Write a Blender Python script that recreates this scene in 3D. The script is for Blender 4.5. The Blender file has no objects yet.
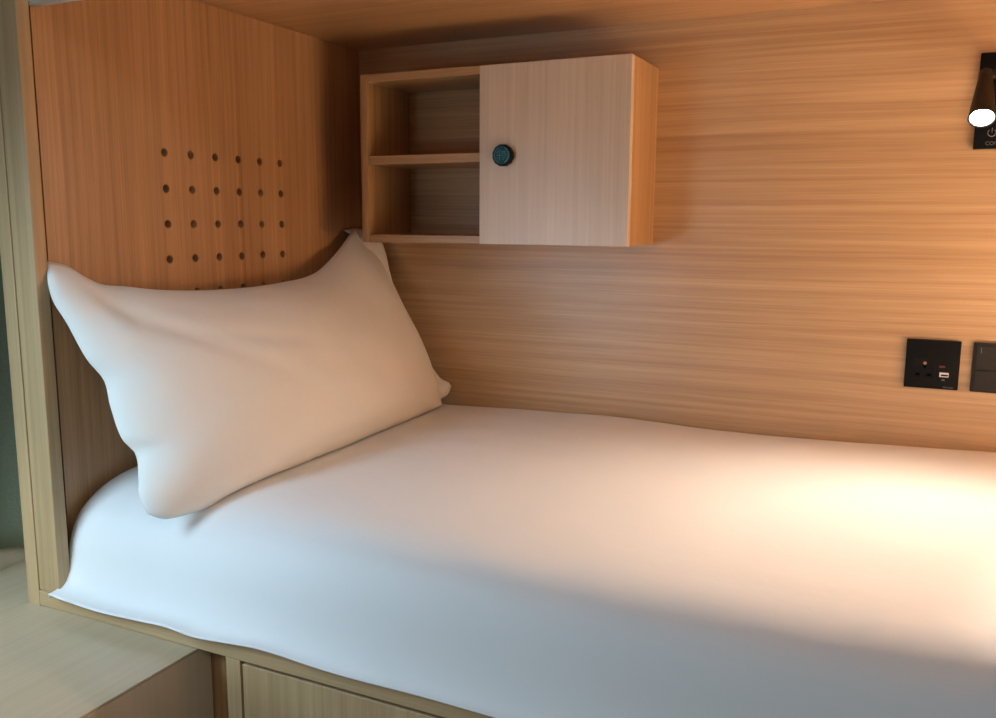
import bpy, bmesh, math, random
from mathutils import Vector, noise
random.seed(7)
S = bpy.context.scene
C = S.collection

# ------------------------------------------------------------------ materials
def new_mat(name):
    m = bpy.data.materials.new(name); m.use_nodes = True
    nt = m.node_tree; b = nt.nodes['Principled BSDF']
    return m, nt, b

def plain(name, col, rough=.5, spec=.5, metal=0, emit=None, estr=0, var=.06, scale=60):
    m, nt, b = new_mat(name)
    N = nt.nodes; L = nt.links
    tc = N.new('ShaderNodeTexCoord'); nz = N.new('ShaderNodeTexNoise')
    nz.inputs['Scale'].default_value = scale; nz.inputs['Detail'].default_value = 3
    L.new(tc.outputs['Object'], nz.inputs['Vector'])
    r = N.new('ShaderNodeValToRGB')
    r.color_ramp.elements[0].position = .3; r.color_ramp.elements[1].position = .7
    r.color_ramp.elements[0].color = (*[c*(1-var) for c in col], 1)
    r.color_ramp.elements[1].color = (*[min(1, c*(1+var)) for c in col], 1)
    L.new(nz.outputs['Fac'], r.inputs['Fac']); L.new(r.outputs['Color'], b.inputs['Base Color'])
    b.inputs['Roughness'].default_value = rough
    b.inputs['Specular IOR Level'].default_value = spec
    b.inputs['Metallic'].default_value = metal
    if emit:
        b.inputs['Emission Color'].default_value = (*emit, 1); b.inputs['Emission Strength'].default_value = estr
    return m

def wood(name, axis, light=(.56, .325, .140), dark=(.32, .165, .060), rough=.36, off=0., spec=.7, bold=1.):
    """oak laminate whose grain runs along the given axis (0 x, 1 y, 2 z)"""
    m, nt, b = new_mat(name)
    N = nt.nodes; L = nt.links
    tc = N.new('ShaderNodeTexCoord')
    add = N.new('ShaderNodeVectorMath'); add.operation = 'ADD'; add.inputs[1].default_value = (off, off*1.3, off*.7)
    L.new(tc.outputs['Object'], add.inputs[0])
    # slow bending of the grain
    mpw = N.new('ShaderNodeMapping'); s = [6., 6., 6.]; s[axis] = .8; mpw.inputs['Scale'].default_value = s
    L.new(add.outputs[0], mpw.inputs['Vector'])
    nw = N.new('ShaderNodeTexNoise'); nw.inputs['Scale'].default_value = 1.; nw.inputs['Detail'].default_value = 1.5
    L.new(mpw.outputs[0], nw.inputs['Vector'])
    sub = N.new('ShaderNodeVectorMath'); sub.operation = 'SUBTRACT'; sub.inputs[1].default_value = (.5, .5, .5)
    L.new(nw.outputs['Color'], sub.inputs[0])
    sc = N.new('ShaderNodeVectorMath'); sc.operation = 'SCALE'; sc.inputs['Scale'].default_value = .03
    L.new(sub.outputs[0], sc.inputs[0])
    ad2 = N.new('ShaderNodeVectorMath'); ad2.operation = 'ADD'
    L.new(add.outputs[0], ad2.inputs[0]); L.new(sc.outputs[0], ad2.inputs[1])
    def layer(across, along, det, rgh=.5):
        mp = N.new('ShaderNodeMapping'); s = [across]*3; s[axis] = along; mp.inputs['Scale'].default_value = s
        L.new(ad2.outputs[0], mp.inputs['Vector'])
        n = N.new('ShaderNodeTexNoise'); n.inputs['Scale'].default_value = 1.
        n.inputs['Detail'].default_value = det; n.inputs['Roughness'].default_value = rgh
        L.new(mp.outputs[0], n.inputs['Vector']); return n.outputs['Fac']
    def mul(a, k):
        n = N.new('ShaderNodeMath'); n.operation = 'MULTIPLY'; n.inputs[1].default_value = k; L.new(a, n.inputs[0]); return n.outputs[0]
    def plus(a, c):
        n = N.new('ShaderNodeMath'); n.operation = 'ADD'; L.new(a, n.inputs[0]); L.new(c, n.inputs[1]); return n.outputs[0]
    broad = layer(9, .3, 1); band = layer(48, .7, 3, .6); line = layer(125, .9, 3, .7); pore = layer(480, 9, 2)
    v = plus(plus(mul(broad, .18), mul(band, .27)), plus(mul(line, .40), mul(pore, .15)))
    r = N.new('ShaderNodeValToRGB')
    r.color_ramp.elements[0].position = .5-.115/bold; r.color_ramp.elements[0].color = (*dark, 1)
    r.color_ramp.elements[1].position = .5+.10/bold; r.color_ramp.elements[1].color = (*light, 1)
    L.new(v, r.inputs['Fac']); L.new(r.outputs['Color'], b.inputs['Base Color'])
    b.inputs['Roughness'].default_value = rough; b.inputs['Specular IOR Level'].default_value = spec
    bp = N.new('ShaderNodeBump'); bp.inputs['Strength'].default_value = .05; bp.inputs['Distance'].default_value = .002
    L.new(line, bp.inputs['Height']); L.new(bp.outputs[0], b.inputs['Normal'])
    return m

def cloth(name, col, scale=900):
    m, nt, b = new_mat(name)
    N = nt.nodes; L = nt.links
    tc = N.new('ShaderNodeTexCoord')
    n1 = N.new('ShaderNodeTexNoise'); n1.inputs['Scale'].default_value = scale; n1.inputs['Detail'].default_value = 2
    n2 = N.new('ShaderNodeTexNoise'); n2.inputs['Scale'].default_value = 14; n2.inputs['Detail'].default_value = 4
    for n in (n1, n2): L.new(tc.outputs['Object'], n.inputs['Vector'])
    b1 = N.new('ShaderNodeBump'); b1.inputs['Strength'].default_value = .06; b1.inputs['Distance'].default_value = .001
    b2 = N.new('ShaderNodeBump'); b2.inputs['Strength'].default_value = .12; b2.inputs['Distance'].default_value = .012
    L.new(n1.outputs['Fac'], b1.inputs['Height']); L.new(n2.outputs['Fac'], b2.inputs['Height'])
    L.new(b2.outputs[0], b1.inputs['Normal']); L.new(b1.outputs[0], b.inputs['Normal'])
    r = N.new('ShaderNodeValToRGB')
    r.color_ramp.elements[0].color = (*[c*.97 for c in col], 1); r.color_ramp.elements[1].color = (*col, 1)
    L.new(n1.outputs['Fac'], r.inputs['Fac']); L.new(r.outputs['Color'], b.inputs['Base Color'])
    b.inputs['Roughness'].default_value = .85; b.inputs['Specular IOR Level'].default_value = .15
    b.inputs['Sheen Weight'].default_value = .1
    return m

WX = wood('oak_grain_x', 0, off=.3)
WWALL = wood('oak_wall_grain_x', 0, off=5.7, bold=1., rough=.36, light=(.62, .385, .195), dark=(.42, .235, .10))
WCEIL = wood('oak_ceiling_grain_x', 0, off=9.1, bold=.8, light=(.60, .33, .145), dark=(.40, .20, .075))
WY = wood('oak_grain_y', 1, off=2.2)
WZ = wood('oak_grain_z', 2, off=1.6)
WHEAD = wood('oak_head_grain_z', 2, off=3.9, bold=.95, light=(.56, .305, .138), dark=(.33, .160, .062))
WFRAME_Z = wood('oak_frame_grain_z', 2, light=(.52, .355, .185), dark=(.37, .235, .11), off=1.6, bold=.9, rough=.45, spec=.5)  # both frame oaks: same laminate, cool daylight greyed into the colour
WFRAME_X = wood('oak_frame_grain_x', 0, light=(.52, .355, .185), dark=(.37, .235, .11), off=.3, bold=.9, rough=.45, spec=.5)
WDOOR = wood('oak_door_grain_z', 2, off=7.3, rough=.33, bold=.8, light=(.73, .57, .42), dark=(.57, .43, .30))  # cool daylight sheen painted into the door as a paler oak
WPALE = wood('oak_step_grain', 1, light=(.56, .44, .29), dark=(.46, .35, .22), off=4.4, rough=.45, bold=.7)
WPALEZ = wood('oak_step_side_grain', 2, light=(.64, .53, .37), dark=(.57, .46, .31), off=4.4, rough=.5, bold=.7)
WLEFT = wood('pale_oak_wall_grain', 1, light=(.72, .62, .45), dark=(.60, .50, .35), off=6.1, rough=.5, bold=.7)
LINEN = cloth('white_bed_linen', (.80, .78, .75))
PILLOWC = cloth('white_pillow_linen', (.82, .79, .72))
BLACK = plain('black_plastic', (.006, .0055, .005), .5, .12)
GREYP = plain('charcoal_plastic', (.028, .024, .020), .5, .15)
DARK = plain('dark_felt', (.016, .011, .008), .9, .1)
LAMPB = plain('black_lamp_metal', (.008, .006, .005), .4, .25)
TEAL = plain('teal_lock_face', (.012, .075, .10), .45, .25, var=.3, scale=200)
TEALL = plain('pale_teal_marking', (.12, .32, .38), .5, .2)
WHITEP = plain('white_plastic', (.75, .73, .70), .4, .5)
GREYT = plain('grey_print', (.15, .145, .14), .5, .4)
HOLE = plain('slot_black', (.0012, .001, .001), .9, .02)
REDP = plain('red_print', (.13, .015, .018), .4, .5)
SHINE = plain('earth_shine', (.55, .36, .20), .35, .5, metal=.8)
SEAM = plain('dark_gap_shade', (.02, .017, .013), .8, .1)  # dark tone standing for shade in the open headboard gap
ALU = plain('grey_aluminium', (.50, .54, .52), .45, .5, metal=.2)
CURT = plain('dark_green_fabric', (.20, .225, .155), .9, .1, var=.1, scale=300)
FLOORM = wood('room_floor_boards', 1, light=(.50, .46, .40), dark=(.42, .38, .32), off=8.)
WALLP = plain('pale_room_paint', (.62, .63, .63), .8, .2, var=.02)
LAMPE = plain('lamp_lens_glow', (.9, .85, .75), .4, .5, emit=(1, .93, .82), estr=14)

# ------------------------------------------------------------------ mesh helpers
def bx(bm, x0, x1, y0, y1, z0, z1, bevel=0, seg=2):
    t = bmesh.new()
    vs = [t.verts.new((x, y, z)) for x in (x0, x1) for y in (y0, y1) for z in (z0, z1)]
    for f in ((0, 1, 3, 2), (4, 6, 7, 5), (0, 4, 5, 1), (2, 3, 7, 6), (0, 2, 6, 4), (1, 5, 7, 3)):
        t.faces.new([vs[i] for i in f])
    bmesh.ops.recalc_face_normals(t, faces=t.faces)
    if bevel: bmesh.ops.bevel(t, geom=t.edges[:], offset=bevel, segments=seg, profile=.5, affect='EDGES')
    me = bpy.data.meshes.new('tmp'); t.to_mesh(me); t.free(); bm.from_mesh(me); bpy.data.meshes.remove(me)
    return bm

def lathe(bm, prof, o, axis, seg=48, cap0=True, cap1=True):
    """revolve (radius, height) pairs about an axis through o"""
    w = Vector(axis).normalized(); u = w.orthogonal().normalized(); v = w.cross(u)
    rings = []
    for r, h in prof:
        rings.append([bm.verts.new(Vector(o)+w*h+(u*math.cos(a)+v*math.sin(a))*r) for a in [2*math.pi*i/seg for i in range(seg)]])
    for a, b in zip(rings, rings[1:]):
        for i in range(seg):
            bm.faces.new((a[i], a[(i+1) % seg], b[(i+1) % seg], b[i]))
    if cap0: bm.faces.new(list(reversed(rings[0])))
    if cap1: bm.faces.new(rings[-1])
    return bm

def tube(bm, pts, r, seg=8):
    pts = [Vector(p) for p in pts]; rings = []
    up = Vector((.13, .2, 1)).normalized()
    for i, p in enumerate(pts):
        d = (pts[min(i+1, len(pts)-1)]-pts[max(i-1, 0)]).normalized()
        u = d.cross(up).normalized(); v = d.cross(u)
        rings.append([bm.verts.new(p+(u*math.cos(a)+v*math.sin(a))*r) for a in [2*math.pi*k/seg for k in range(seg)]])
    for a, b in zip(rings, rings[1:]):
        for i in range(seg): bm.faces.new((a[i], a[(i+1) % seg], b[(i+1) % seg], b[i]))
    bm.faces.new(list(reversed(rings[0]))); bm.faces.new(rings[-1])
    return bm

def B(): return bmesh.new()

def smooth_angle(me, ang=.6):
    for p in me.polygons: p.use_smooth = True
    try: me.set_sharp_from_angle(angle=ang)
    except Exception: pass

def obj(name, bm, mat, parent=None, smooth=False, base=None):
    """link a bmesh given in world coordinates as one mesh object"""
    o0 = Vector((0, 0, 0))
    if base is not None: o0 = Vector(base)
    par0 = Vector((0, 0, 0)); q = parent
    while q is not None: par0 = par0+Vector(q.location); q = q.parent
    bmesh.ops.recalc_face_normals(bm, faces=bm.faces)
    shift = o0 if base is not None else par0
    for v in bm.verts: v.co -= shift
    me = bpy.data.meshes.new(name); bm.to_mesh(me); bm.free()
    me.materials.append(mat)
    if smooth: smooth_angle(me, .7)
    o = bpy.data.objects.new(name, me); C.objects.link(o)
    if parent is not None:
        o.parent = parent; o.location = shift-par0
    else: o.location = shift
    return o

def thing(name, label, cat, loc, group=None):
    o = bpy.data.objects.new(name, None); o.empty_display_size = .05; C.objects.link(o); o.location = loc
    tag(o, label, cat, group); return o

def tag(o, label, cat, group=None):
    o['label'] = label; o['category'] = cat
    if group: o['group'] = group
    return o

def struct(name, bm, mat, smooth=False):
    o = obj(name, bm, mat, smooth=smooth); o['kind'] = 'structure'; return o

def text_bm(bm, s, size, origin, depth=.0003, align='LEFT'):
    """letters as thin raised mesh, standing on the back wall and facing -y"""
    cu = bpy.data.curves.new('lettering', 'FONT'); cu.body = s; cu.size = size; cu.extrude = depth; cu.align_x = align
    o = bpy.data.objects.new('lettering', cu); C.objects.link(o)
    dg = bpy.context.evaluated_depsgraph_get(); me = bpy.data.meshes.new_from_object(o.evaluated_get(dg))
    ox, oy, oz = origin
    for v in me.vertices: v.co = Vector((ox+v.co.x, oy-v.co.z, oz+v.co.y))
    bm.from_mesh(me); bpy.data.meshes.remove(me); bpy.data.objects.remove(o); bpy.data.curves.remove(cu)
    return bm

def lerp(a, b, t): return a+(b-a)*t
def interp(x, pts):
    if x <= pts[0][0]: return pts[0][1]
    for (x0, y0), (x1, y1) in zip(pts, pts[1:]):
        if x <= x1:
            t = (x-x0)/(x1-x0); return lerp(y0, y1, t)
    return pts[-1][1]
def cat_interp(x, pts):
    """smooth (Catmull-Rom) interpolation through (x, y) pairs"""
    n = len(pts)
    if x <= pts[0][0]: return pts[0][1]
    if x >= pts[-1][0]: return pts[-1][1]
    for i in range(n-1):
        if x <= pts[i+1][0]:
            x0, y0 = pts[i]; x1, y1 = pts[i+1]; h = x1-x0; t = (x-x0)/h
            m0 = (y1-pts[i-1][1])/(x1-pts[i-1][0]) if i else (y1-y0)/h
            m1 = (pts[i+2][1]-y0)/(pts[i+2][0]-x0) if i+2 < n else (y1-y0)/h
            return (2*t**3-3*t*t+1)*y0+(t**3-2*t*t+t)*h*m0+(-2*t**3+3*t*t)*y1+(t**3-t*t)*h*m1
def poly_at(P, t):
    """point at fraction t (by arc length) of a smoothed 3D polyline"""
    d = [0]
    for a, b in zip(P, P[1:]): d.append(d[-1]+(Vector(b)-Vector(a)).length)
    s = t*d[-1]
    return Vector([cat_interp(s, [(d[i], P[i][k]) for i in range(len(P))]) for k in range(3)])

ZC = 1.0666      # underside of the bunk above
LEN = 1.98       # length of the berth
ZF = -.34        # floor of the dormitory

# ------------------------------------------------------------------ setting
struct('wall_back', bx(B(), -.06, LEN+.05, 0, .02, ZF, ZC+.30), WWALL)
struct('ceiling', bx(B(), -.05, LEN+.05, -.86, -.0005, ZC, ZC+.03), WCEIL)
struct('wall_right', bx(B(), LEN+.005, LEN+.025, -.86, -.001, -.0, ZC-.001), WZ)
struct('floor', bx(B(), -1.6, 3.2, -3.6, .02, ZF-.03, ZF), FLOORM)
struct('wall_left', bx(B(), -.25, -.212, -1.70, -.001, ZF, ZC+.3), WLEFT)

# ------------------------------------------------------------------ bunk frame
bunk = thing('bunk_bed', 'oak laminate lower bunk frame with rail and drawer under the white sheet', 'bunk bed', (.9, -.43, ZF))
obj('side_panel', bx(B(), -.050, -.024, -.86, -.002, ZF, ZC+.2, .0012), WFRAME_Z, bunk)
obj('corner_post', bx(B(), -.0235, .0215, -.8585, -.8375, .1248, ZC-.001, .0015, 3), WFRAME_Z, bunk, True)
obj('bed_board', bx(B(), -.0235, LEN, -.86, -.002, .100, .1245, .0015), WFRAME_X, bunk)
obj('base_panel', bx(B(), -.0235, .346, -.832, -.818, ZF, .0995), WZ, bunk)
obj('base_post', bx(B(), .3475, .3725, -.8585, -.45, ZF, .0995, .001), WFRAME_Z, bunk)
dr = obj('drawer', bx(B(), .3765, 1.16, -.8585, -.8405, ZF+.05, .0955, .001), WFRAME_Z, bunk)
dr2 = obj('drawer', bx(B(), 1.164, LEN-.02, -.8585, -.8405, ZF+.05, .0955, .001), WFRAME_Z, bunk)
obj('drawer_box', bx(B(), .3765, LEN-.02, -.8395, -.46, ZF+.05, .085), DARK, bunk)
obj('plinth', bx(B(), .3765, LEN-.02, -.83, -.81, ZF, ZF+.048), WX, bunk)

# ------------------------------------------------------------------ perforated headboard
head = thing('headboard', 'warm oak headboard panel with rows of small drilled holes behind the pillow', 'headboard', (-.009, -.41, .126))
def perforated():
    bm = B(); R = .0073; n = 16; s = .05986; th = -.016
    y0, z0 = -.5845, .8021; cols, rows = 6, 6
    ya, yb = -.8195, -.0015; za, zb = .126, ZC-.0008
    ys = [y0+(i-.5)*s for i in range(cols+1)]; zs = [z0+.5*s-j*s for j in range(rows+1)]
    def quad(x, a, b, c, d):
        bm.faces.new([bm.verts.new((x, a, c)), bm.verts.new((x, b, c)), bm.verts.new((x, b, d)), bm.verts.new((x, a, d))])
    for x in (0, th):
        quad(x, ya, ys[0], za, zb); quad(x, ys[-1], yb, za, zb)
        quad(x, ys[0], ys[-1], zs[0], zb); quad(x, ys[0], ys[-1], za, zs[-1])
    for i in range(cols):
        for j in range(rows):
            cy, cz = y0+i*s, z0-j*s
            ring = {}
            for x in (0, th):
                ci, sq = [], []
                for k in range(n):
                    a = 2*math.pi*k/n+math.pi/n*0; c, d = math.cos(a), math.sin(a); m = max(abs(c), abs(d))
                    ci.append(bm.verts.new((x, cy+R*c, cz+R*d))); sq.append(bm.verts.new((x, cy+s/2*c/m, cz+s/2*d/m)))
                for k in range(n):
                    bm.faces.new((ci[k], ci[(k+1) % n], sq[(k+1) % n], sq[k]))
                ring[x] = ci
            for k in range(n):
                bm.faces.new((ring[0][k], ring[0][(k+1) % n], ring[th][(k+1) % n], ring[th][k]))
    for (a, b, c, d) in (((ya, za), (yb, za), 0, 0), ((ya, zb), (yb, zb), 0, 0), ((ya, za), (ya, zb), 0, 0), ((yb, za), (yb, zb), 0, 0)):
        bm.faces.new([bm.verts.new((0, *a)), bm.verts.new((0, *b)), bm.verts.new((th, *b)), bm.verts.new((th, *a))])
    bmesh.ops.remove_doubles(bm, verts=bm.verts, dist=1e-5)
    return bm
obj('perforated_panel', perforated(), WHEAD, head)
obj('backing', bx(B(), -.0222, -.0165, -.8195, -.0015, .126, ZC-.001), DARK, head)
obj('gap_shade_strip', bx(B(), -.016, -.004, -.8370, -.8198, .126, ZC-.001), SEAM, head)  # dark strip put between post and panel as the gap's shade

# ------------------------------------------------------------------ curtain rail under the bunk above
rail = thing('curtain_rail', 'grey aluminium curtain rail along the upper left front edge of the bunk', 'curtain rail', (.9, -.835, ZC))
b = B(); bx(b, .006, LEN-.01, -.836, -.800, 1.004, ZC-.0008, .001); obj('fascia', b, ALU, rail)
b = B(); bx(b, .006, LEN-.01, -.838, -.816, .987, .999, .001); bx(b, .006, LEN-.01, -.834, -.827, .999, 1.0035); obj('track', b, ALU, rail)

# ------------------------------------------------------------------ sheet and mattress
top_pts = [(-.05, .291), (.10, .287), (.227, .2845), (.411, .291), (.592, .297), (.70, .296), (.80, .292), (.986, .292), (1.157, .297), (1.307, .302), (1.6, .30), (2.0, .296)]
hem_pts = [(-.01, .136), (.0125, .132), (.066, .1285), (.1186, .1265), (.199, .1285), (.257, .1305), (.303, .127), (.357, .130), (.417, .133), (.514, .1288), (.633, .1275), (.755, .1265), (.95, .130), (1.2, .1275), (1.5, .131), (2., .128)]
profL = [(0, -.004, -.05), (.03, -.008, -.012), (.06, -.018, -.0015), (.12, -.06, 0), (.35, -.36, 0), (.52, -.62, -.001), (.60, -.70, -.006), (.68, -.760, -.020), (.75, -.803, -.046), (.82, -.826, -.080), (.88, -.836, -.108), (.94, -.850, -.136), (1, -.874, -.160)]
profR = [(0, -.004, -.05), (.03, -.008, -.012), (.06, -.018, -.0015), (.12, -.06, 0), (.35, -.36, 0), (.52, -.64, 0), (.60, -.735, -.002), (.68, -.793, -.010), (.75, -.828, -.032), (.82, -.846, -.068), (.90, -.852, -.110), (1, -.869, -.168)]
def bed_point(x, t):
    k = min(1, max(0, (x-.10)/.55)); k = k*k*(3-2*k)
    y = lerp(cat_interp(t, [(a, b_) for a, b_, c in profL]), cat_interp(t, [(a, b_) for a, b_, c in profR]), k)
    dz = lerp(cat_interp(t, [(a, c) for a, b_, c in profL]), cat_interp(t, [(a, c) for a, b_, c in profR]), k)
    zt = cat_interp(x, top_pts); z = zt+dz
    f = min(1, max(0, (t-.80)/.2)); f = f*f*(3-2*f)
    z = lerp(z, cat_interp(x, hem_pts), f)
    w = min(1, t/.1)*(1-f)
    z += w*(.0035*noise.noise((x*3.1, y*3.7, 1.3))+.0014*noise.noise((x*11, y*13, 4.1)))
    y -= f*(.004*noise.noise((x*6, 0, 2.2))+.0015)*1.0
    return Vector((x, y, z))
def sheet_mesh():
    bm = B(); nx, nt = 170, 90
    x0, x1 = .006, LEN-.008
    g = [[None]*(nt+1) for _ in range(nx+1)]
    for i in range(nx+1):
        u = i/nx; x = x0+(x1-x0)*(u**1.25)
        for j in range(nt+1):
            p = bed_point(x, j/nt)
            # rounded head end of the mattress, and the hem corner pulled out a little past the post
            e = max(0, 1-(x-x0)/.035); tt = j/nt
            if tt < .9: p.z -= .003*e*e
            f = min(1, max(0, (tt-.72)/.28)); p.x += e*(.004+.009*f)
            if tt > .92: p.z = max(p.z, .1262)
            g[i][j] = bm.verts.new(p)
    for i in range(nx):
        for j in range(nt): bm.faces.new((g[i][j], g[i+1][j], g[i+1][j+1], g[i][j+1]))
    # head end closes down to the board
    low = [bm.verts.new((g[0][j].co.x, g[0][j].co.y, min(g[0][j].co.z, .1268))) for j in range(nt+1)]
    for j in range(nt):
        if g[0][j+1].co.z > .131: bm.faces.new((g[0][j], g[0][j+1], low[j+1], low[j]))
    return bm
sh = obj('bed_sheet', sheet_mesh(), LINEN, smooth=False, base=(.95, -.43, .127))
for p in sh.data.polygons: p.use_smooth = True
md = sh.modifiers.new('cloth_thickness', 'SOLIDIFY'); md.thickness = .0016; md.offset = -1
tag(sh, 'white cotton bed sheet drawn over the mattress with a loose hem along the front', 'bed sheet')

def bed_z(x, y):
    lo, hi = .06, 1.
    for _ in range(24):
        m_ = (lo+hi)/2
        if bed_point(x, m_).y > y: lo = m_
        else: hi = m_
    return bed_point(x, lo).z

# ------------------------------------------------------------------ pillow leaning on the headboard
pil = thing('pillow', 'plump white pillow leaning against the perforated headboard at the head of the bed', 'pillow', (.13, -.44, .29))
TOP = [(.014, -.834, .627), (.018, -.806, .620), (.029, -.785, .603), (.038, -.762, .590), (.043, -.725, .585), (.050, -.667, .576), (.057, -.576, .569), (.060, -.471, .567), (.060, -.376, .570), (.056, -.266, .581), (.043, -.172, .616), (.022, -.068, .669)]
BOT = [(.213, -.854, .281), (.226, -.835, .270), (.238, -.780, .268), (.248, -.691, .274), (.250, -.569, .280), (.250, -.429, .283), (.247, -.267, .285), (.240, -.062, .290)]
LEF = [(.014, -.834, .627), (.032, -.846, .596), (.046, -.850, .572), (.062, -.845, .545), (.092, -.839, .492), (.112, -.828, .460), (.131, -.836, .425), (.156, -.841, .381), (.170, -.831, .358), (.189, -.845, .325), (.199, -.855, .306), (.213, -.854, .281)]
RIG = [(.022, -.068, .669), (.064, -.036, .598), (.124, -.042, .493), (.174, -.040, .406), (.217, -.048, .332), (.240, -.062, .290)]
LSOFT = [LEF[0], (.070, -.842, .530), (.140, -.838, .410), LEF[-1]]
PN = Vector((.865, -.035, .5)).normalized()
def pillow_mesh():
    bm = B(); nu, nv = 96, 60
    P00, P10, P01, P11 = Vector(TOP[0]), Vector(TOP[-1]), Vector(BOT[0]), Vector(BOT[-1])
    def coons(u, v):
        a = poly_at(TOP, u)*(1-v)+poly_at(BOT, u)*v
        ls = poly_at(LSOFT, v); le = poly_at(LEF, v)
        b_ = (ls+(le-ls)*math.exp(-(u/.05)**2))*(1-u)+poly_at(RIG, v)*u
        c = P00*(1-u)*(1-v)+P10*u*(1-v)+P01*(1-u)*v+P11*u*v
        return a+b_-c
    def bulge(u, v):
        v = v**1.18; fu = 1-abs(2*u-1)**2.6; fv = 1-abs(2*v-1)**2.4
        return (max(0, fu)**.62)*(max(0, fv)**.66)
    F, K = {}, {}
    for i in range(nu+1):
        for j in range(nv+1):
            u, v = i/nu, j/nv
            p = coons(u, v); g = bulge(u, v)
            edge = min(u, 1-u, v, 1-v)
            # creases running in from the corners and a fold across the left end
            cr = .0
            d1 = abs((u-.02)*.9-(v-.05)*.55); cr -= .005*math.exp(-(d1/.035)**2)*math.exp(-((u-.18)/.16)**2)
            d2 = v-(.20+.55*u); cr -= .004*math.exp(-(d2/.05)**2)*math.exp(-((u-.30)/.17)**2)
            cr += .004*noise.noise((u*4.0, v*3.2, .7))+.0022*noise.noise((u*11, v*8, 2.7))
            q = p+PN*(.088*g+cr*min(1, edge*14)+.0035)
            r = p-PN*(.040*g+.0025)
            r.x = max(r.x, .006)
            for w in (q, r):
                if v > .35: w.z = max(w.z, bed_z(w.x, w.y)+.0025)
                w.y = min(w.y, -.012)
            F[i, j] = bm.verts.new(q)
            K[i, j] = bm.verts.new(r)
    for i in range(nu):
        for j in range(nv):
            bm.faces.new((F[i, j], F[i+1, j], F[i+1, j+1], F[i, j+1]))
            bm.faces.new((K[i, j], K[i, j+1], K[i+1, j+1], K[i+1, j]))
    ring = [(i, 0) for i in range(nu)]+[(nu, j) for j in range(nv)]+[(i, nv) for i in range(nu, 0, -1)]+[(0, j) for j in range(nv, 0, -1)]
    for a, c in zip(ring, ring[1:]+ring[:1]): bm.faces.new((F[a], K[a], K[c], F[c]))
    return bm
pm = obj('pillowcase', pillow_mesh(), PILLOWC, pil)
for p in pm.data.polygons: p.use_smooth = True
def flap_mesh():
    bm = B()
    out = [(.012, -.026, .674), (.040, -.024, .662), (.069, -.023, .640), (.084, -.023, .592), (.110, -.026, .51), (.160, -.027, .42), (.216, -.024, .345), (.241, -.018, .331), (.238, -.019, .312), (.226, -.026, .297)]
    n = 40; rows = []
    for i in range(n+1):
        p = poly_at(out, i/n); row = []
        for j in range(7):
            t = j/6; q = p+Vector((-.010*t-.004*math.sin(t*3.1), -.055*t, -.004*t)); q.x = max(q.x, .006)
            q.y += .003*noise.noise((i*.4, j*.5, 0)); q.y = min(q.y, -.006)
            row.append(bm.verts.new(q))
        rows.append(row)
    for a, c in zip(rows, rows[1:]):
        for j in range(6): bm.faces.new((a[j], a[j+1], c[j+1], c[j]))
    return bm
fl = obj('pillowcase_flap', flap_mesh(), PILLOWC, pil)
for p in fl.data.polygons: p.use_smooth = True
md = fl.modifiers.new('cloth_thickness', 'SOLIDIFY'); md.thickness = .0015

# ------------------------------------------------------------------ wall cabinet
cx0, cx1, cz0, cz1, cy = .1172, .6872, .6463, .9812, -.1712
T = .0155; dx = .3883
cab = thing('wall_cabinet', 'oak wall cabinet with two open cubbies and one closed door above the bed', 'cabinet', ((cx0+cx1)/2, -.085, cz0))
obj('side_panel', bx(B(), cx0, cx0+T, cy, -.0005, cz0, cz1, .0008), WZ, cab)
obj('top_panel', bx(B(), cx0+T+.0002, cx1-T-.0002, cy+.001, -.0005, cz1-T, cz1, .0008), WX, cab)
obj('bottom_panel', bx(B(), cx0+T+.0002, cx1-T-.0002, cy+.001, -.0005, cz0, cz0+T, .0008), WX, cab)
obj('side_panel', bx(B(), cx1-T, cx1, cy+.0165, -.0005, cz0, cz1, .0008), WZ, cab)
obj('divider', bx(B(), dx+.001, dx+.001+T, cy+.0165, -.006, cz0+T+.0002, cz1-T-.0002, .0005), WZ, cab)
obj('back_panel', bx(B(), cx0+T+.0002, cx1-T-.0002, -.0055, -.0008, cz0+T+.0002, cz1-T-.0002), WX, cab)
obj('shelf', bx(B(), cx0+T+.0002, dx+.0008, cy+.003, -.006, .8030, .8205, .0008), WX, cab)
door = obj('door', bx(B(), dx, cx1, cy, cy+.016, cz0, cz1, .0009), WDOOR, cab)
door['label'] = 'oak cabinet door with a round lock, daylight sheen in its colour'
lk = Vector((.4425, cy, .8130))
b = lathe(B(), [(.0195, 0), (.0205, .003), (.0205, .013), (.0190, .0155)], lk, (0, -1, 0), 12)
lock = obj('lock', b, BLACK, door); lock['label'] = 'round black lock with a dark teal face'
b = lathe(B(), [(.0172, .0156), (.0166, .0166)], lk, (0, -1, 0), 40)
obj('lock_face', b, TEAL, lock)
b = B()
def dial(r, a0, a1, wd=.0006, n=14):
    tube(b, [(lk.x+r*math.cos(math.radians(lerp(a0, a1, i/n))), cy-.0169, lk.z+r*math.sin(math.radians(lerp(a0, a1, i/n)))) for i in range(n+1)], wd, 6)
dial(.0150, -62, 62, .0008); dial(.0142, 112, 250, .0004)
yy = cy-.0169
for pts in ([(-.010, 0), (.012, 0)], [(-.0035, .010), (-.0035, -.010)], [(.0015, .0065), (.0085, .0065)], [(.0015, .0035), (.0085, .0035)], [(.0015, .0065), (.0015, .0035)], [(.0085, .0065), (.0085, .0035)], [(.0015, -.004), (.0085, -.004)], [(-.009, .004), (-.0055, .0065)], [(-.009, -.004), (-.0055, -.0065)], [(.0025, -.009), (.0055, -.0075)]):
    tube(b, [(lk.x+p[0], yy, lk.z+p[1]) for p in pts], .0005, 6)
obj('lock_marking', b, TEALL, lock)

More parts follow.
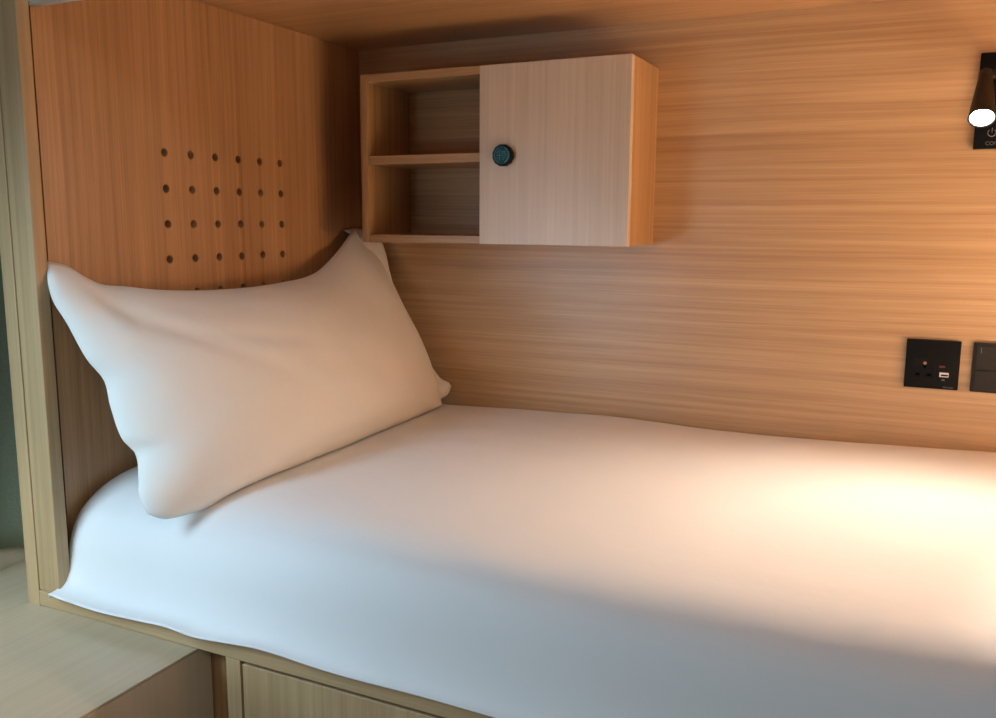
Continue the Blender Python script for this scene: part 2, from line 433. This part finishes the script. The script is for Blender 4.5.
# ------------------------------------------------------------------ reading lamp on its plate
lamp = thing('reading_lamp', 'lit black tube reading lamp on a black wall plate at the upper right', 'lamp', (1.276, 0, .8135))
obj('wall_plate', bx(B(), 1.2329, 1.3189, -.0095, -.0004, .8135, .9686, .0015, 3), BLACK, lamp, True)
disc = Vector((1.2375, -.112, .853)); ax = Vector((-.03, -.66, -.75)).normalized()
L_ = .108; R0, R1 = .0105, .0196
back = disc-ax*L_
b = lathe(B(), [(R0*.72, 0), (R0, .004), (R0*1.03, .02), (lerp(R0, R1, .6), L_*.62), (R1, L_*.97), (R1+.0004, L_), (R1-.0018, L_), (R1-.003, L_-.004)], back, ax, 48, True, False)
hd = obj('lamp_head', b, LAMPB, lamp, True)
obj('lamp_lens', lathe(B(), [(R1-.0032, L_-.0042), (.0160, L_-.0005), (.012, L_+.0010), (.002, L_+.0014)], back, ax, 40), LAMPE, hd, True)['label'] = 'glowing warm white lamp lens'
b = B(); lathe(b, [(.0125, 0), (.0125, .016), (.010, .02)], (1.276, -.0095, .935), (0, -1, 0), 32)
obj('swivel_base', b, LAMPB, lamp, True)
tube_pts = [(1.276, -.026, .935), back+ax*.012]
obj('swivel_arm', tube(B(), tube_pts, .0075, 16), LAMPB, lamp, True)
b = text_bm(B(), 'COND', .0085, (1.2500, -.0097, .8195)); obj('plate_lettering', b, GREYT, lamp)
b = B()
tube(b, [(1.2585+.006*math.cos(math.radians(a)), -.0098, .8395+.006*math.sin(math.radians(a))) for a in range(130, 411, 20)], .0007, 6)
tube(b, [(1.2585, -.0098, .840), (1.2585, -.0098, .8475)], .0007, 6); obj('switch_symbol', b, GREYT, lamp)

# ------------------------------------------------------------------ socket and switch plates
so = thing('power_socket', 'square black three-pin power socket with white USB port on the back wall', 'socket', (1.198, 0, .402))
sx, sz = 1.1553, .4882; yf = -.0085
obj('face_plate', bx(B(), sx, sx+.086, yf, -.0004, sz-.086, sz, .0012, 3), BLACK, so, True)
b = B(); bx(b, sx+.0295, sx+.0335, yf-.0008, yf+.002, sz-.050, sz-.040)
bx(b, sx+.0175, sx+.0245, yf-.0008, yf+.002, sz-.0635, sz-.0595); bx(b, sx+.0355, sx+.0425, yf-.0008, yf+.002, sz-.0635, sz-.0595)
obj('pin_slots', b, HOLE, so)
b = lathe(B(), [(.0028, 0), (.0024, .0006)], (sx+.0315, yf-.0009, sz-.0410), (0, -1, 0), 20); obj('earth_hole_shine', b, SHINE, so)  # bright metal disc stands in for the shine at the earth hole
b = B(); bx(b, sx+.0125, sx+.0485, yf-.0005, yf+.001, sz-.069, sz-.032, .0004); o = obj('outlet_insert', b, GREYP, so); 
o.data.materials.clear(); o.data.materials.append(BLACK)
b = B(); bx(b, sx+.0555, sx+.0700, yf-.0008, yf+.001, sz-.0640, sz-.0560, .0005); u_ = obj('usb_port', b, WHITEP, so); u_['label'] = 'small white USB port'
b = B(); bx(b, sx+.0580, sx+.0690, yf-.0012, yf-.0004, sz-.0622, sz-.0592); obj('usb_tongue', b, DARK, u_)
b = B(); bx(b, sx+.0545, sx+.0635, yf-.0005, yf+.001, sz-.0475, sz-.0440, .0003); obj('power_mark', b, REDP, so)
b = B(); bx(b, sx+.0595, sx+.0645, yf-.0004, yf+.001, sz-.0705, sz-.0680, .0003); obj('indicator', b, GREYT, so)
b = text_bm(B(), 'Honeier', .0050, (sx+.0625, yf-.0001, sz-.0832)); obj('plate_lettering', b, GREYT, so)

sw = thing('light_switch', 'dark grey square switch plate cut off by the right edge, beside the socket', 'switch', (1.303, 0, .402))
wx, wz = 1.2600, .4882
obj('face_plate', bx(B(), wx, wx+.086, -.0080, -.0004, wz-.086, wz, .0012, 3), GREYP, sw, True)
obj('rocker', bx(B(), wx+.005, wx+.081, -.0095, -.0080, wz-.0470, wz-.005, .0006), GREYP, sw)
obj('rocker', bx(B(), wx+.005, wx+.081, -.0095, -.0080, wz-.081, wz-.0478, .0006), GREYP, sw)
b = B(); bx(b, wx+.0115, wx+.0126, -.0099, -.0094, wz-.018, wz-.008); obj('switch_mark', b, GREYT, sw)

# ------------------------------------------------------------------ step beside the bed and the curtain at the far left
st = thing('step', 'pale oak step box standing against the bunk front at the lower left', 'step', (.05, -1.3, ZF))
def slab():
    bm = B(); P = [(-.209, -1.62), (.2965, -1.62), (.2965, -.8345), (-.0225, -.8345), (-.0225, -.8612), (-.0515, -.8612), (-.0515, -.66), (-.209, -.66)]
    lo = [bm.verts.new((x, y, .0955)) for x, y in P]; hi = [bm.verts.new((x, y, .0993)) for x, y in P]
    bm.faces.new(list(reversed(lo))); bm.faces.new(hi)
    n = len(P)
    for i in range(n): bm.faces.new((lo[i], lo[(i+1) % n], hi[(i+1) % n], hi[i]))
    bmesh.ops.bevel(bm, geom=[e for e in bm.edges], offset=.0008, segments=2, affect='EDGES')
    return bm
obj('tread', slab(), WPALE, st, True)
obj('side_board', bx(B(), .2785, .2965, -1.62, -.834, ZF, .0954), WPALEZ, st)
obj('front_board', bx(B(), -.19, .2780, -1.615, -1.598, ZF, .0953, .0006), WPALEZ, st)

def curtain_mesh():
    bm = B(); n, m_ = 60, 24; rows = []
    for i in range(n+1):
        y = lerp(-1.25, -.66, i/n)
        zh = .139+.16*(-.798-y)*1.0 if y > -.85 else .1475
        row = []
        for j in range(m_+1):
            t = j/m_; z = lerp(zh, ZC+.2, t)
            row.append(bm.verts.new((-.196+.008*math.sin(y*42+.6)*(1-.4*t), y, z)))
        rows.append(row)
    for a, c in zip(rows, rows[1:]):
        for j in range(m_): bm.faces.new((a[j], a[j+1], c[j+1], c[j]))
    return bm
cu = obj('curtain', curtain_mesh(), CURT, base=(-.196, -.95, ZC+.2))
for p in cu.data.polygons: p.use_smooth = True
md = cu.modifiers.new('cloth_thickness', 'SOLIDIFY'); md.thickness = .003
tag(cu, 'dark green curtain hanging at the far left edge beside the bunk post', 'curtain')

# ------------------------------------------------------------------ light
W = bpy.data.worlds.new('room_light'); S.world = W; W.use_nodes = True
bg = W.node_tree.nodes['Background']; bg.inputs['Color'].default_value = (.72, .86, 1, 1); bg.inputs['Strength'].default_value = .04

def lamp_obj(name, kind, loc, target, energy, col, **kw):
    d = bpy.data.lights.new(name, kind); d.energy = energy; d.color = col
    for k, v in kw.items(): setattr(d, k, v)
    o = bpy.data.objects.new(name, d); C.objects.link(o); o.location = loc
    o.rotation_euler = (Vector(target)-Vector(loc)).to_track_quat('-Z', 'Y').to_euler(); return o
WARM = (1, .85, .70)
lamp_obj('reading_spot', 'SPOT', disc+ax*.006, disc+Vector((-.17, -.82, -.57)), 15.5, WARM, spot_size=math.radians(132), spot_blend=1., shadow_soft_size=.018)
lamp_obj('foot_bounce_fill', 'SPOT', (1.80, -.12, .85), (1.83, -.50, .29), 200, WARM, spot_size=math.radians(82), spot_blend=.9, shadow_soft_size=.018)  # added warm light out of view, without fixture; its pool feeds the bounce
lamp_obj('window_daylight', 'AREA', (-.25, -2.20, .36), (.6, -.2, .5), 3.8, (.58, .81, 1), shape='RECTANGLE', size=.55, size_y=.40)
lamp_obj('bed_front_fill', 'AREA', (-.09, -1.50, .80), (.17, -.86, .17), 1.25, (.52, .77, 1), shape='RECTANGLE', size=.4, size_y=.4, spread=math.radians(85))  # added cool fill for the sheet's left front, no window of its own

lamp_obj('left_corner_fill', 'AREA', (.02, -1.28, .42), (-.18, -.80, .10), .10, (.70, .90, 1), shape='RECTANGLE', size=.2, size_y=.2, spread=math.radians(55))  # added weak fill for step, skirting and curtain, no known source
lamp_obj('aisle_fill', 'AREA', (1.9, -2.7, 1.9), (.2, -.8, .1), 4.5, (.95, .97, 1), shape='RECTANGLE', size=.5, size_y=.5)  # added neutral fill to lift the step side, no known fixture

# ------------------------------------------------------------------ camera
cd = bpy.data.cameras.new('camera'); cam = bpy.data.objects.new('camera', cd); C.objects.link(cam)
cam.location = (1.1670, -1.7148, .6894); cam.rotation_euler = (1.41590, -.005189, .446182)
cd.sensor_fit = 'HORIZONTAL'; cd.sensor_width = 36; cd.lens = 879.303*36/996; cd.clip_start = .02
S.camera = cam
v = S.view_settings
S.display_settings.display_device = 'sRGB'
v.view_transform = 'Standard'; v.look = 'None'; v.gamma = 1; v.use_curve_mapping = False; v.exposure = .85
